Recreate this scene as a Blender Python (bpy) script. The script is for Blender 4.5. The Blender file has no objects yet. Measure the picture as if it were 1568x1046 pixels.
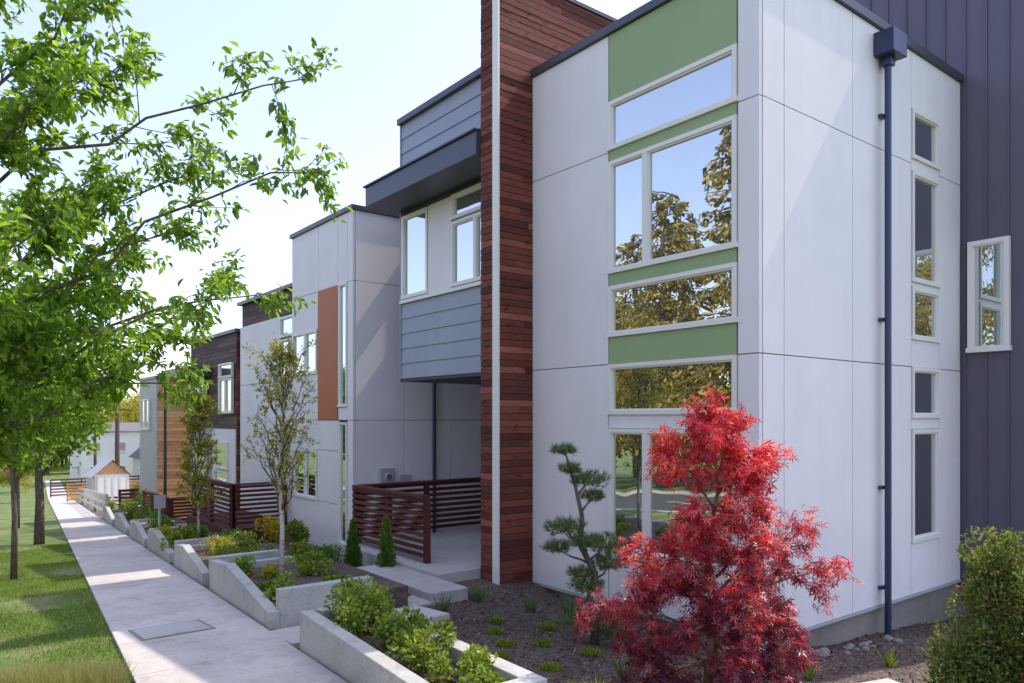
import bpy, math, random
import numpy as np
from mathutils import Vector
random.seed(7); rng=np.random.default_rng(7)
scene=bpy.context.scene
R=math.radians
# ------------------------------------------------------------------ materials
def newmat(name):
    m=bpy.data.materials.new(name); m.use_nodes=True
    nt=m.node_tree; b=nt.nodes['Principled BSDF']
    return m,nt,b
def noise(nt,scale,detail=4,vec=None,sc=None,rough=0.55):
    n=nt.nodes.new('ShaderNodeTexNoise'); n.inputs['Scale'].default_value=scale
    n.inputs['Detail'].default_value=detail; n.inputs['Roughness'].default_value=rough
    tc=nt.nodes.new('ShaderNodeTexCoord')
    mp=nt.nodes.new('ShaderNodeMapping'); nt.links.new(tc.outputs['Object'],mp.inputs['Vector'])
    if sc: mp.inputs['Scale'].default_value=sc
    nt.links.new(mp.outputs['Vector'],n.inputs['Vector'])
    return n.outputs['Fac']
def ramp(nt,fac,stops):
    r=nt.nodes.new('ShaderNodeValToRGB'); cr=r.color_ramp
    while len(cr.elements)<len(stops): cr.elements.new(0.5)
    for e,(p,c) in zip(cr.elements,stops):
        e.position=p; e.color=(c[0],c[1],c[2],1)
    nt.links.new(fac,r.inputs['Fac']); return r.outputs['Color']
def mixc(nt,a,b,fac,mode='MIX'):
    m=nt.nodes.new('ShaderNodeMix'); m.data_type='RGBA'; m.blend_type=mode
    for s,k in ((a,6),(b,7)):
        if isinstance(s,tuple): m.inputs[k].default_value=(s[0],s[1],s[2],1)
        else: nt.links.new(s,m.inputs[k])
    if isinstance(fac,(int,float)): m.inputs[0].default_value=fac
    else: nt.links.new(fac,m.inputs[0])
    return m.outputs[2]
def bump(nt,b,h,strength,dist=0.01):
    n=nt.nodes.new('ShaderNodeBump'); n.inputs['Strength'].default_value=strength
    n.inputs['Distance'].default_value=dist
    nt.links.new(h,n.inputs['Height']); nt.links.new(n.outputs['Normal'],b.inputs['Normal'])
def sc3(c,f): return (c[0]*f,c[1]*f,c[2]*f)
def paint(name,c,rough=0.6,var=0.1,metal=0.0,fine=0.04):
    m,nt,b=newmat(name)
    n1=noise(nt,0.9,5); n2=noise(nt,1.0,3,sc=(3,3,0.5))
    col=ramp(nt,n1,[(0.3,sc3(c,1-var)),(0.7,sc3(c,1+var*0.5))])
    col2=ramp(nt,n2,[(0.35,(1-var,1-var,1-var*1.1)),(0.6,(1,1,1))])
    col=mixc(nt,col,col2,0.6,'MULTIPLY')
    nt.links.new(col,b.inputs['Base Color']); b.inputs['Roughness'].default_value=rough
    b.inputs['Metallic'].default_value=metal
    bump(nt,b,noise(nt,90,3),fine,0.01)
    return m
def islandrand(nt):
    g=nt.nodes.new('ShaderNodeNewGeometry'); return g.outputs['Random Per Island']
def wood(name,stops,scale):
    m,nt,b=newmat(name)
    base=ramp(nt,islandrand(nt),stops)
    g=noise(nt,6,6,sc=scale,rough=0.65)
    gr=ramp(nt,g,[(0.3,(0.38,0.32,0.30)),(0.6,(1.12,1.1,1.1))])
    col=mixc(nt,base,gr,0.85,'MULTIPLY')
    w=ramp(nt,noise(nt,0.6,3),[(0.35,(0.75,0.75,0.75)),(0.65,(1.1,1.1,1.1))])
    col=mixc(nt,col,w,0.7,'MULTIPLY')
    kn=ramp(nt,noise(nt,5,2,sc=(1,1,2)),[(0.64,(1,1,1)),(0.70,(0.3,0.25,0.25))])
    col=mixc(nt,col,kn,0.85,'MULTIPLY')
    nt.links.new(col,b.inputs['Base Color']); b.inputs['Roughness'].default_value=0.7
    b.inputs['Specular IOR Level'].default_value=.25
    bump(nt,b,g,0.4,0.01); return m
def leafmat(name,stops,trans=0.45,rough=0.5):
    m,nt,b=newmat(name)
    col=ramp(nt,islandrand(nt),stops)
    n=ramp(nt,noise(nt,0.8,2),[(0.35,(0.75,0.75,0.75)),(0.65,(1.2,1.2,1.1))])
    col=mixc(nt,col,n,0.7,'MULTIPLY')
    nt.links.new(col,b.inputs['Base Color']); b.inputs['Roughness'].default_value=rough
    t=nt.nodes.new('ShaderNodeBsdfTranslucent')
    tc=mixc(nt,col,(1.5,1.35,0.8),1.0,'MULTIPLY'); nt.links.new(tc,t.inputs['Color'])
    mx=nt.nodes.new('ShaderNodeMixShader'); mx.inputs[0].default_value=trans
    nt.links.new(b.outputs[0],mx.inputs[1]); nt.links.new(t.outputs[0],mx.inputs[2])
    nt.links.new(mx.outputs[0],nt.nodes['Material Output'].inputs['Surface'])
    return m
M={}
M['white']=paint('fibre_cement_white',(0.84,0.785,0.785),0.55,0.05)
M['trimwhite']=paint('window_frame_white',(0.83,0.795,0.73),0.4,0.03)
M['core']=paint('joint_dark',(0.12,0.12,0.13),0.8,0.1)
M['green']=paint('green_panel',(0.31,0.40,0.195),0.55,0.04)
M['orange']=paint('orange_panel',(0.50,0.13,0.04),0.55,0.05)
M['blue']=paint('blue_grey_siding',(0.33,0.345,0.42),0.5,0.06)
M['cap']=paint('dark_metal_cap',(0.08,0.085,0.11),0.4,0.06,0.3)
M['canopy']=paint('canopy_metal',(0.07,0.075,0.11),0.4,0.06,0.2)
M['darkmetal']=paint('seam_metal',(0.12,0.105,0.145),0.45,0.06,0.1)
M['spout']=paint('downspout_blue',(0.045,0.055,0.11),0.35,0.06,0.3)
M['soffit']=paint('soffit',(0.06,0.06,0.07),0.7,0.05)
M['grey']=paint('grey_paint',(0.42,0.42,0.42),0.5,0.05)
M['cream']=paint('cream_paint',(0.6,0.57,0.5),0.6,0.05)
M['roof']=paint('roofing',(0.15,0.14,0.14),0.8,0.1)
M['woodred']=wood('cedar_red',[(0,(0.10,0.028,0.02)),(0.3,(0.17,0.046,0.032)),(0.75,(0.24,0.066,0.042)),(1,(0.36,0.12,0.075))],(1.5,1.5,34))
M['wooddark']=wood('cedar_brown',[(0,(0.09,0.055,0.05)),(0.5,(0.14,0.09,0.08)),(1,(0.2,0.14,0.12))],(1.5,1.5,30))
M['woodtan']=wood('cedar_tan',[(0,(0.58,0.29,0.12)),(0.5,(0.70,0.38,0.17)),(1,(0.80,0.48,0.25))],(1.5,1.5,30))
M['rail']=wood('rail_wood',[(0,(0.09,0.025,0.02)),(1,(0.16,0.05,0.035))],(2,2,20))
def concrete(name,c,joint=False):
    m,nt,b=newmat(name)
    a=ramp(nt,noise(nt,0.7,6,rough=0.65),[(0.3,sc3(c,0.78)),(0.7,sc3(c,1.1))])
    d=ramp(nt,noise(nt,30,4,rough=0.7),[(0.3,(0.82,0.82,0.82)),(0.65,(1.05,1.05,1.05))])
    col=mixc(nt,a,d,1,'MULTIPLY')
    st=ramp(nt,noise(nt,3.5,5,rough=0.7),[(0.32,(0.72,0.70,0.67)),(0.48,(1,1,1))])
    col=mixc(nt,col,st,0.7,'MULTIPLY')
    if joint:
        col=mixc(nt,col,ramp(nt,islandrand(nt),[(0,(0.9,0.9,0.9)),(1,(1.05,1.04,1.02))]),1,'MULTIPLY')
    nt.links.new(col,b.inputs['Base Color']); b.inputs['Roughness'].default_value=0.85
    bump(nt,b,noise(nt,60,5),0.25,0.01); return m
M['walk']=concrete('sidewalk_concrete',(0.57,0.51,0.48),True)
M['conc']=concrete('wall_concrete',(0.50,0.48,0.44))
M['found']=concrete('foundation_concrete',(0.27,0.235,0.21))
m,nt,b=newmat('asphalt'); nt.links.new(ramp(nt,noise(nt,8,6),[(0.3,(0.035,0.035,0.037)),(0.7,(0.07,0.07,0.07))]),b.inputs['Base Color']); b.inputs['Roughness'].default_value=0.9; M['asphalt']=m
m,nt,b=newmat('road_paint'); b.inputs['Base Color'].default_value=(0.7,0.7,0.66,1); M['roadpaint']=m
m,nt,b=newmat('mulch')
c1=ramp(nt,noise(nt,22,7,rough=0.75),[(0.3,(0.04,0.029,0.024)),(0.5,(0.125,0.092,0.078)),(0.72,(0.25,0.195,0.165))])
c2=ramp(nt,noise(nt,0.9,3),[(0.35,(0.85,0.74,0.66)),(0.65,(1.15,1.1,1.06))])
nt.links.new(mixc(nt,c1,c2,1,'MULTIPLY'),b.inputs['Base Color']); b.inputs['Roughness'].default_value=0.95
bump(nt,b,noise(nt,40,6,rough=0.7),0.9,0.03); M['mulch']=m
m,nt,b=newmat('grass_ground')
c1=ramp(nt,noise(nt,1.2,5),[(0.3,(0.06,0.115,0.018)),(0.5,(0.11,0.17,0.03)),(0.66,(0.24,0.22,0.11))])
c2=ramp(nt,noise(nt,45,4),[(0.3,(0.6,0.6,0.6)),(0.7,(1.3,1.3,1.2))])
nt.links.new(mixc(nt,c1,c2,1,'MULTIPLY'),b.inputs['Base Color']); b.inputs['Roughness'].default_value=0.95
bump(nt,b,noise(nt,50,4),0.8,0.03); M['grass']=m
m,nt,b=newmat('bark'); g=noise(nt,8,6,sc=(3,3,0.8))
nt.links.new(ramp(nt,g,[(0.3,(0.06,0.045,0.035)),(0.7,(0.2,0.155,0.125))]),b.inputs['Base Color']); b.inputs['Roughness'].default_value=0.9; bump(nt,b,g,0.7,0.02); M['bark']=m
m,nt,b=newmat('maple_bark'); g=noise(nt,8,6,sc=(3,3,0.8))
nt.links.new(ramp(nt,g,[(0.3,(0.12,0.06,0.03)),(0.7,(0.34,0.19,0.10))]),b.inputs['Base Color']); b.inputs['Roughness'].default_value=0.9; bump(nt,b,g,0.5,0.01); M['maplebark']=m
m,nt,b=newmat('birch_bark'); g=noise(nt,5,5,sc=(1,1,9))
nt.links.new(ramp(nt,g,[(0.34,(0.12,0.09,0.07)),(0.42,(0.5,0.43,0.38)),(0.7,(0.62,0.56,0.5))]),b.inputs['Base Color']); b.inputs['Roughness'].default_value=0.8; M['birch']=m
m,nt,b=newmat('window_glass')
b.inputs['Base Color'].default_value=(0.018,0.028,0.03,1); b.inputs['Roughness'].default_value=0.3
gl=nt.nodes.new('ShaderNodeBsdfGlossy'); gl.inputs['Roughness'].default_value=0.004; gl.inputs['Color'].default_value=(0.90,0.94,0.95,1)
fr=nt.nodes.new('ShaderNodeFresnel'); fr.inputs['IOR'].default_value=1.5
ma=nt.nodes.new('ShaderNodeMath'); ma.operation='MULTIPLY_ADD'; ma.inputs[1].default_value=0.6; ma.inputs[2].default_value=0.6; ma.use_clamp=True
nt.links.new(fr.outputs[0],ma.inputs[0]); mx=nt.nodes.new('ShaderNodeMixShader')
nt.links.new(ma.outputs[0],mx.inputs[0]); nt.links.new(b.outputs[0],mx.inputs[1]); nt.links.new(gl.outputs[0],mx.inputs[2])
bn=nt.nodes.new('ShaderNodeBump'); bn.inputs['Strength'].default_value=0.25; bn.inputs['Distance'].default_value=0.01
nt.links.new(noise(nt,1.6,1),bn.inputs['Height']); nt.links.new(bn.outputs[0],gl.inputs['Normal'])
nt.links.new(mx.outputs[0],nt.nodes['Material Output'].inputs['Surface']); M['glass']=m
M['leaf']=leafmat('leaf_green',[(0,(0.09,0.18,0.014)),(0.5,(0.17,0.31,0.028)),(1,(0.30,0.46,0.06))],0.55)
M['leaf2']=leafmat('leaf_midgreen',[(0,(0.05,0.11,0.012)),(0.5,(0.10,0.19,0.022)),(1,(0.2,0.29,0.04))],0.45)
M['leafyel']=leafmat('leaf_yellowgreen',[(0,(0.20,0.22,0.02)),(0.5,(0.36,0.36,0.04)),(1,(0.52,0.48,0.09))],0.5)
M['leafgold']=leafmat('leaf_gold',[(0,(0.18,0.17,0.015)),(0.5,(0.42,0.34,0.03)),(1,(0.62,0.46,0.05))],0.45)
M['shrub']=leafmat('shrub_lime',[(0,(0.08,0.15,0.015)),(0.5,(0.20,0.29,0.035)),(1,(0.38,0.43,0.07))],0.4)
M['shrubdk']=leafmat('shrub_dark',[(0,(0.06,0.10,0.018)),(0.5,(0.15,0.22,0.04)),(0.85,(0.28,0.35,0.08)),(1,(0.40,0.19,0.09))],0.35)
M['pine']=leafmat('pine_needles',[(0,(0.06,0.11,0.035)),(0.6,(0.14,0.22,0.07)),(1,(0.27,0.34,0.13))],0.25)
M['arbor']=leafmat('arborvitae_leaf',[(0,(0.06,0.15,0.02)),(1,(0.18,0.33,0.04))],0.3)
M['conif']=leafmat('conifer_leaf',[(0,(0.06,0.07,0.014)),(0.4,(0.22,0.19,0.025)),(1,(0.52,0.38,0.05))],0.3)
M['maple']=leafmat('maple_red_lit',[(0,(0.26,0.008,0.02)),(0.35,(0.52,0.016,0.045)),(0.7,(0.74,0.06,0.10)),(1,(0.85,0.32,0.35))],0.42,0.4)  # maple leaves on the lit outer crown, brightness put into the colour
M['mapleshade']=leafmat('maple_red_shaded',[(0,(0.08,0.010,0.028)),(0.5,(0.21,0.018,0.06)),(1,(0.42,0.12,0.18))],0.3,0.35)  # same maple leaves inside the crown, shade painted as a darker red
M['blade']=leafmat('grass_blade',[(0,(0.08,0.16,0.014)),(0.6,(0.16,0.28,0.03)),(0.85,(0.28,0.34,0.07)),(1,(0.42,0.35,0.16))],0.4)
M['dryblade']=leafmat('dry_grass_blade',[(0,(0.14,0.18,0.05)),(0.6,(0.32,0.32,0.13)),(1,(0.48,0.42,0.22))],0.35)
M['chip']=wood('mulch_chip',[(0,(0.035,0.025,0.02)),(0.6,(0.14,0.10,0.08)),(1,(0.34,0.26,0.21))],(5,5,5))
# ------------------------------------------------------------------ mesh helpers
class MB:
    def __init__(s): s.v=[]; s.f=[]
    def box(s,x0,x1,y0,y1,z0,z1):
        if x0>x1:x0,x1=x1,x0
        if y0>y1:y0,y1=y1,y0
        if z0>z1:z0,z1=z1,z0
        n=len(s.v); s.v+=[(x0,y0,z0),(x1,y0,z0),(x1,y1,z0),(x0,y1,z0),(x0,y0,z1),(x1,y0,z1),(x1,y1,z1),(x0,y1,z1)]
        for q in ((0,3,2,1),(4,5,6,7),(0,1,5,4),(1,2,6,5),(2,3,7,6),(3,0,4,7)): s.f.append(tuple(n+i for i in q))
    def prism(s,poly,z0s,z1s):
        k=len(poly); n=len(s.v)
        s.v+=[(p[0],p[1],z) for p,z in zip(poly,z0s)]+[(p[0],p[1],z) for p,z in zip(poly,z1s)]
        s.f.append(tuple(n+i for i in reversed(range(k)))); s.f.append(tuple(n+k+i for i in range(k)))
        for i in range(k):
            j=(i+1)%k; s.f.append((n+i,n+j,n+k+j,n+k+i))
    def face(s,pts):
        n=len(s.v); s.v+=[tuple(p) for p in pts]; s.f.append(tuple(range(n,n+len(pts))))
    def tube(s,pts,rad,k=6):
        pts=[Vector(p) for p in pts]; n0=len(s.v)
        for i,p in enumerate(pts):
            d=(pts[min(i+1,len(pts)-1)]-pts[max(i-1,0)])
            if d.length<1e-6: d=Vector((0,0,1))
            d.normalize(); a=d.cross(Vector((0.31,0.2,0.93)) if abs(d.z)<0.9 else Vector((1,0,0))); a.normalize(); b=d.cross(a)
            for j in range(k):
                t=2*math.pi*j/k; q=p+(a*math.cos(t)+b*math.sin(t))*rad[i]; s.v.append(tuple(q))
        for i in range(len(pts)-1):
            for j in range(k):
                jj=(j+1)%k; s.f.append((n0+i*k+j,n0+i*k+jj,n0+(i+1)*k+jj,n0+(i+1)*k+j))
        s.f.append(tuple(n0+j for j in reversed(range(k)))); e=n0+(len(pts)-1)*k; s.f.append(tuple(e+j for j in range(k)))
    def make(s,name,mat,parent=None,bevel=0,smooth=False):
        if not s.v: return None
        me=bpy.data.meshes.new(name); me.from_pydata(s.v,[],s.f); me.materials.append(M[mat])
        if smooth: me.polygons.foreach_set('use_smooth',[True]*len(me.polygons))
        o=bpy.data.objects.new(name,me); scene.collection.objects.link(o)
        if parent: o.parent=parent
        if bevel:
            b=o.modifiers.new('b','BEVEL'); b.width=bevel; b.segments=2; b.limit_method='ANGLE'
        return o
def empty(name,loc=(0,0,0)):
    e=bpy.data.objects.new(name,None); e.location=(0,0,0); scene.collection.objects.link(e); return e
def npmesh(name,V,F,mat,parent=None,matidx=None,mats=None):
    me=bpy.data.meshes.new(name); k=F.shape[1]
    me.vertices.add(len(V)); me.vertices.foreach_set('co',V.astype(np.float32).ravel())
    me.loops.add(F.size); me.loops.foreach_set('vertex_index',F.astype(np.int32).ravel())
    me.polygons.add(len(F)); me.polygons.foreach_set('loop_start',np.arange(0,F.size,k,dtype=np.int32))
    me.polygons.foreach_set('loop_total',np.full(len(F),k,dtype=np.int32))
    for mm in (mats or [mat]): me.materials.append(M[mm])
    if matidx is not None: me.polygons.foreach_set('material_index',matidx.astype(np.int32))
    me.update(calc_edges=True); me.validate()
    o=bpy.data.objects.new(name,me); scene.collection.objects.link(o)
    if parent: o.parent=parent
    return o
T_OVAL=(np.array([(0,0,0),(.35,.5,.12),(.72,.36,.08),(1,0,-.06),(.72,-.36,.08),(.35,-.5,.12)]),np.array([(0,1,2,3),(0,3,4,5)]))
def star():
    pts=[(0,0,0)]
    angs=[-115,-60,0,60,115]; ln=[.6,.85,1,.85,.6]
    vl=[]
    for i,(a,l) in enumerate(zip(angs,ln)):
        for da,ll in ((-13,l*0.42),(0,l),(13,l*0.42)):
            t=math.radians(a+da); vl.append((math.cos(t)*ll,math.sin(t)*ll,-0.12*ll*ll if ll>0.5 else 0.03))
    pts+=vl; F=[]
    for i in range(5): F.append((0,1+3*i,2+3*i,3+3*i))
    return (np.array(pts),np.array(F))
T_STAR=star()
T_BLADE=(np.array([(0,.5,0),(0,-.5,0),(1,-.06,.18),(1,.06,.18)]),np.array([(0,1,2,3)]))
T_CHIP=(np.array([(0,.5,0),(0,-.5,0),(1,-.4,.1),(1,.45,.0)]),np.array([(0,1,2,3)]))
def unit(a): return a/np.maximum(np.linalg.norm(a,axis=1,keepdims=True),1e-9)
def leaves(name,P,D,N,L,W,T,mat,parent=None,mats=None,mi=None):
    P=np.asarray(P,float); D=unit(np.asarray(D,float)); N=np.asarray(N,float)
    S=unit(np.cross(N,D)); N=np.cross(D,S); n=len(P)
    L=np.broadcast_to(np.asarray(L,float),(n,)); W=np.broadcast_to(np.asarray(W,float),(n,))
    t,F=T; k=len(t)
    V=P[:,None,:]+t[None,:,0,None]*(L[:,None,None]*D[:,None,:])+t[None,:,1,None]*(W[:,None,None]*S[:,None,:])+t[None,:,2,None]*(L[:,None,None]*N[:,None,:])
    FF=F[None]+ (np.arange(n)*k)[:,None,None]
    idx=None
    if mi is not None: idx=np.repeat(np.asarray(mi),len(F))
    return npmesh(name,V.reshape(-1,3),FF.reshape(-1,F.shape[1]),mat,parent,idx,mats)
def rvec(n): return unit(rng.normal(size=(n,3)))
# ------------------------------------------------------------------ terrain functions
def zs(Y):
    if Y<70: return -1.90-0.0659*Y
    t=min(1,(Y-70)/60.0); return -6.513-1.6*(t-0.5*t*t)*1.2
def xl(Y): return 1.465+0.098*(Y-7.4)
def xr(Y): return xl(Y)+1.50
def sm(t): t=max(0,min(1,t)); return t*t*(3-2*t)
def zbed(X,Y):
    a=-2.53-0.075*max(0,X-3.7)
    b=zs(Y)-0.03
    t=sm((Y-8.2)/1.6); return a*(1-t)+b*t
def grid(name,xs,ys,fz,mat,parent=None):
    X,Y=np.meshgrid(xs,ys); Z=np.vectorize(fz)(X,Y)
    V=np.stack([X,Y,Z],-1).reshape(-1,3); nx=len(xs); ny=len(ys)
    i=np.arange(nx-1)[None,:]+np.arange(ny-1)[:,None]*nx; i=i.ravel()
    F=np.stack([i,i+1,i+nx+1,i+nx],1); o=npmesh(name,V,F,mat,parent)
    o.data.polygons.foreach_set('use_smooth',[True]*len(F)); return o
def zterr(X,Y):
    z=zs(Y)
    if X>xr(Y)+0.15 and Y<62: z-=1.6*sm((X-xr(Y)-0.15)/0.6)*(1-sm((Y-56)/6))
    if X<-2.9 and X>-11.2: z-=0.14
    return z
xs=np.concatenate([[-900,-400,-150,-60,-30,-14,-11.3,-11.1],[-8,-5,-3.0,-2.8],np.arange(-2,9,0.4),np.arange(9,30,2),[35,45,60,90,150,400,900]])
ys=np.concatenate([[-900,-300,-100,-40,-20],np.arange(-10,40,0.8),np.arange(40,140,4),[160,200,300,500,900,1500]])
grid('ground',xs,ys,zterr,'grass')
def strip(name,x0f,x1f,y0,y1,step,dz,mat):
    mb=MB(); y=y0
    while y<y1-1e-6:
        yn=min(y+step,y1)
        mb.face([(x0f(y),y,zs(y)+dz),(x1f(y),y,zs(y)+dz),(x1f(yn),yn,zs(yn)+dz),(x0f(yn),yn,zs(yn)+dz)]); y=yn
    return mb.make(name,mat)
strip('road',lambda y:-11.0,lambda y:-3.0,-60,300,2,-0.12,'asphalt')
mb=MB(); y=-60
while y<200: 
    for x0,x1 in ((-3.0,-2.85),(-11.15,-11.0)):
        mb.prism([(x0,y),(x1,y),(x1,y+2.98),(x0,y+2.98)],[zs(y)-.3,zs(y)-.3,zs(y+3)-.3,zs(y+3)-.3],[zs(y)+.02,zs(y)+.02,zs(y+3)+.02,zs(y+3)+.02])
    y+=3
mb.make('kerb','conc')
mb=MB(); y=-40
while y<150:
    mb.face([(-7.06,y,zs(y)-.112),(-6.94,y,zs(y)-.112),(-6.94,y+3,zs(y+3)-.112),(-7.06,y+3,zs(y+3)-.112)]); y+=8
mb.make('road_marking','roadpaint')
mb=MB(); y=-6.0
while y<100:
    y1=y+1.486
    mb.prism([(xl(y),y),(xr(y),y),(xr(y1),y1),(xl(y1),y1)],[zs(y)-.08]*2+[zs(y1)-.08]*2,[zs(y)+.04]*2+[zs(y1)+.04]*2); y+=1.5
mb.make('sidewalk','walk',bevel=0.006)
mb=MB()
def slab(mb,x0,x1,y0,y1,dz,th=.03):
    mb.prism([(x0,y0),(x1,y0),(x1,y1),(x0,y1)],[zs(y0)+dz-th]*2+[zs(y1)+dz-th]*2,[zs(y0)+dz]*2+[zs(y1)+dz]*2)
slab(mb,1.85,2.65,9.0,9.7,0.045)
mb.make('utility_cover','found',bevel=.004)
mb=MB(); slab(mb,1.89,2.61,9.04,9.66,0.049); mb.make('utility_lid','conc',bevel=.004)
mb=MB()
slab(mb,3.02,5.0,7.62,8.42,0.03,.12)
mb.box(4.98,5.7,8.9,10.7,-2.75,-2.57)
mb.make('entry_path','walk',bevel=.01)
def zb2(X,Y):
    return zbed(X,Y)+0.03*math.sin(3.1*X+1.3*Y)*math.sin(2.3*Y-1.1*X)
V=[];ys2=np.arange(-3,60,0.35); us=np.linspace(0,1,34)
X=np.array([[xr(y)+0.03+(14.5-xr(y))*u for u in us] for y in ys2]); Y=np.repeat(ys2[:,None],len(us),1)
Z=np.vectorize(zb2)(X,Y)
Z[:,0]=[zs(y)-.02 for y in ys2]
Vv=np.stack([X,Y,Z],-1).reshape(-1,3); nx=len(us); ii=(np.arange(nx-1)[None,:]+np.arange(len(ys2)-1)[:,None]*nx).ravel()
o=npmesh('garden_soil',Vv,np.stack([ii,ii+1,ii+nx+1,ii+nx],1),'mulch'); o.data.polygons.foreach_set('use_smooth',[True]*len(o.data.polygons))
n=30000
px=rng.uniform(3.3,12.5,n); py=rng.uniform(1.5,9.2,n)
pz=np.array([zb2(a,b) for a,b in zip(px,py)])+.008
D=rvec(n); D[:,2]*=.25; N=rvec(n)*.5+np.array([0,0,1])
L=rng.uniform(.012,.05,n); leaves('mulch_chips',np.stack([px,py,pz],1),D,N,L,L*.45,T_CHIP,'chip')
def rock(mb,c,r):
    n0=len(mb.v); k=8; c=np.array(c)
    rings=[(-.5,.7),(0.0,1.0),(.4,.75),(.62,.3)]
    for (h,q) in rings:
        for j in range(k):
            a=2*math.pi*j/k; rr=r*q*rng.uniform(.8,1.15); mb.v.append((c[0]+math.cos(a)*rr*1.2,c[1]+math.sin(a)*rr,c[2]+h*r*rng.uniform(.85,1.1)))
    for i in range(3):
        for j in range(k):
            jj=(j+1)%k; mb.f.append((n0+i*k+j,n0+i*k+jj,n0+(i+1)*k+jj,n0+(i+1)*k+j))
    mb.f.append(tuple(n0+3*k+j for j in range(k)))
mb=MB()
for i in range(34):
    x=rng.uniform(7.7,10.4); rock(mb,(x,4.9+rng.normal()*.08,zb2(x,4.9)+.01),rng.uniform(.03,.075))
mb.make('edging_stones','found')
def blades(name,n,x0,x1,y0,y1,h,w,mat,fz,mask=None,parent=None,bend=.5):
    px=rng.uniform(x0,x1,n); py=rng.uniform(y0,y1,n)
    if mask is not None:
        k=mask(px,py); px=px[k];py=py[k]
    pz=np.array([fz(a,b) for a,b in zip(px,py)]); m=len(px)
    D=rng.normal(size=(m,3))*bend; D[:,2]=1; N=rvec(m)
    return leaves(name,np.stack([px,py,pz],1),D,N,rng.uniform(.5,1,m)*h,w,T_BLADE,mat,parent)
blades('lawn_grass',110000,0,3.2,6.5,24,0.05,0.009,'blade',lambda a,b:zs(b),lambda a,b:(a<1.465+.098*(b-7.4)+rng.normal(size=len(a))*.02)&(a>0.055*b-.3)&((np.sin(a*2.3+b*1.1)+np.sin(b*1.9-a)+rng.normal(size=len(a))*.5)>-1.0))
# ------------------------------------------------------------------ building helpers
def fb(mb,pl,pos,a0,a1,z0,z1,o0,o1):
    if pl=='X': mb.box(pos-o1,pos-o0,a0,a1,z0,z1)
    else: mb.box(a0,a1,pos-o1,pos-o0,z0,z1)
G=0.006
def panel(mb,pl,pos,a0,a1,z0,z1): fb(mb,pl,pos,a0+G,a1-G,z0+G,z1-G,-.06,0)
class House:
    def __init__(s,name):
        s.e=empty(name); s.m={}
    def g(s,k,mat): 
        if (k,mat) not in s.m: s.m[(k,mat)]=MB()
        return s.m[(k,mat)]
    def win(s,pl,pos,a0,a1,z0,z1,mull=(),fw=.055):
        f=s.g('window_frames','trimwhite'); g=s.g('window_glass','glass')
        fb(f,pl,pos,a0,a1,z1-fw,z1,-.058,.022); fb(f,pl,pos,a0-.02,a1+.02,z0-.004,z0+fw,-.058,.035)
        fb(f,pl,pos,a0,a0+fw,z0+fw,z1-fw,-.058,.022); fb(f,pl,pos,a1-fw,a1,z0+fw,z1-fw,-.058,.022)
        edges=[a0+fw]+list(mull)+[a1-fw]
        for mu in mull: fb(f,pl,pos,mu-fw*.8,mu+fw*.8,z0+fw,z1-fw,-.058,.018)
        for i in range(len(edges)-1):
            l=edges[i]+(fw*.8 if i>0 else 0); r=edges[i+1]-(fw*.8 if i<len(edges)-2 else 0)
            w=.022
            fb(f,pl,pos,l,r,z0+fw,z0+fw+w,-.058,0.0); fb(f,pl,pos,l,r,z1-fw-w,z1-fw,-.058,0.0)
            fb(f,pl,pos,l,l+w,z0+fw+w,z1-fw-w,-.058,0.0); fb(f,pl,pos,r-w,r,z0+fw+w,z1-fw-w,-.058,0.0)
            fb(g,pl,pos,l+w,r-w,z0+fw+w,z1-fw-w,-.05,-.03)
    def done(s,bev={}):
        for (k,mat),mb in s.m.items(): mb.make(k,mat,s.e,bevel=bev.get(k,0))
def boards(mb,pl,pos,a0,a1,z0,z1,h,o0,o1,jl=(1.0,2.6)):
    z=z0
    while z<z1-.01:
        zt=min(z+h,z1); a=a0; first=random.uniform(.2,jl[1])
        while a<a1-.001:
            b=min(a+(first if a==a0 else random.uniform(*jl)),a1)
            if a1-b<.25: b=a1
            fb(mb,pl,pos,a+(.0015 if a>a0 else 0),b-(.0015 if b<a1 else 0),z+.004,zt-.004,o0,o1+random.uniform(-.005,.004)); a=b
        z=zt
def lap(mb,pl,pos,a0,a1,z0,z1,h):
    z=z0
    while z<z1-.02:
        zt=min(z+h,z1)
        n=len(mb.v); 
        mb.prism([(pos+.03,a0),(pos-.02,a0),(pos-.02,a1),(pos+.03,a1)][::-1],[z+.003]*4,[zt]*4)
        for k in (n+4+1,n+4+2): mb.v[k]=(pos-.002,mb.v[k][1],mb.v[k][2])
        z=zt
# ---- house 1
H=House('modern_townhouse')
XF=7.65; YC=5.10; YE=9.26; XB=13.24; ZB=-2.63; ZT=5.45; S1=.76; S2=3.78
H.g('wall_core','core').box(XF+.062,XB,YC+.062,YE,ZB,ZT)
H.g('foundation','found').box(XF+.05,XB+.3,YC+.05,YE-.01,-4.2,ZB-.002)
W=H.g('panels','white'); GR=H.g('green_panels','green')
rows=[(ZB,S1),(S1,S2),(S2,ZT)]
for z0,z1 in rows:
    panel(W,'X',XF,7.56,YE,z0,z1); panel(W,'X',XF,YC,5.40,z0,z1)
ya,yb=5.41,7.55
panel(GR,'X',XF,ya,yb,4.49,ZT); panel(GR,'X',XF,ya,yb,3.64,3.80); panel(GR,'X',XF,ya,yb,1.87,2.05); panel(GR,'X',XF,ya,yb,.76,1.15)
panel(W,'X',XF,ya,yb,-.15,.05); panel(W,'X',XF,ya,yb,ZB,-1.88)
H.win('X',XF,ya,yb,3.80,4.49)
H.win('X',XF,ya,yb,2.05,3.64,[6.86])
H.win('X',XF,ya,yb,1.15,1.87)
H.win('X',XF,ya,yb,.05,.76)
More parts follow.
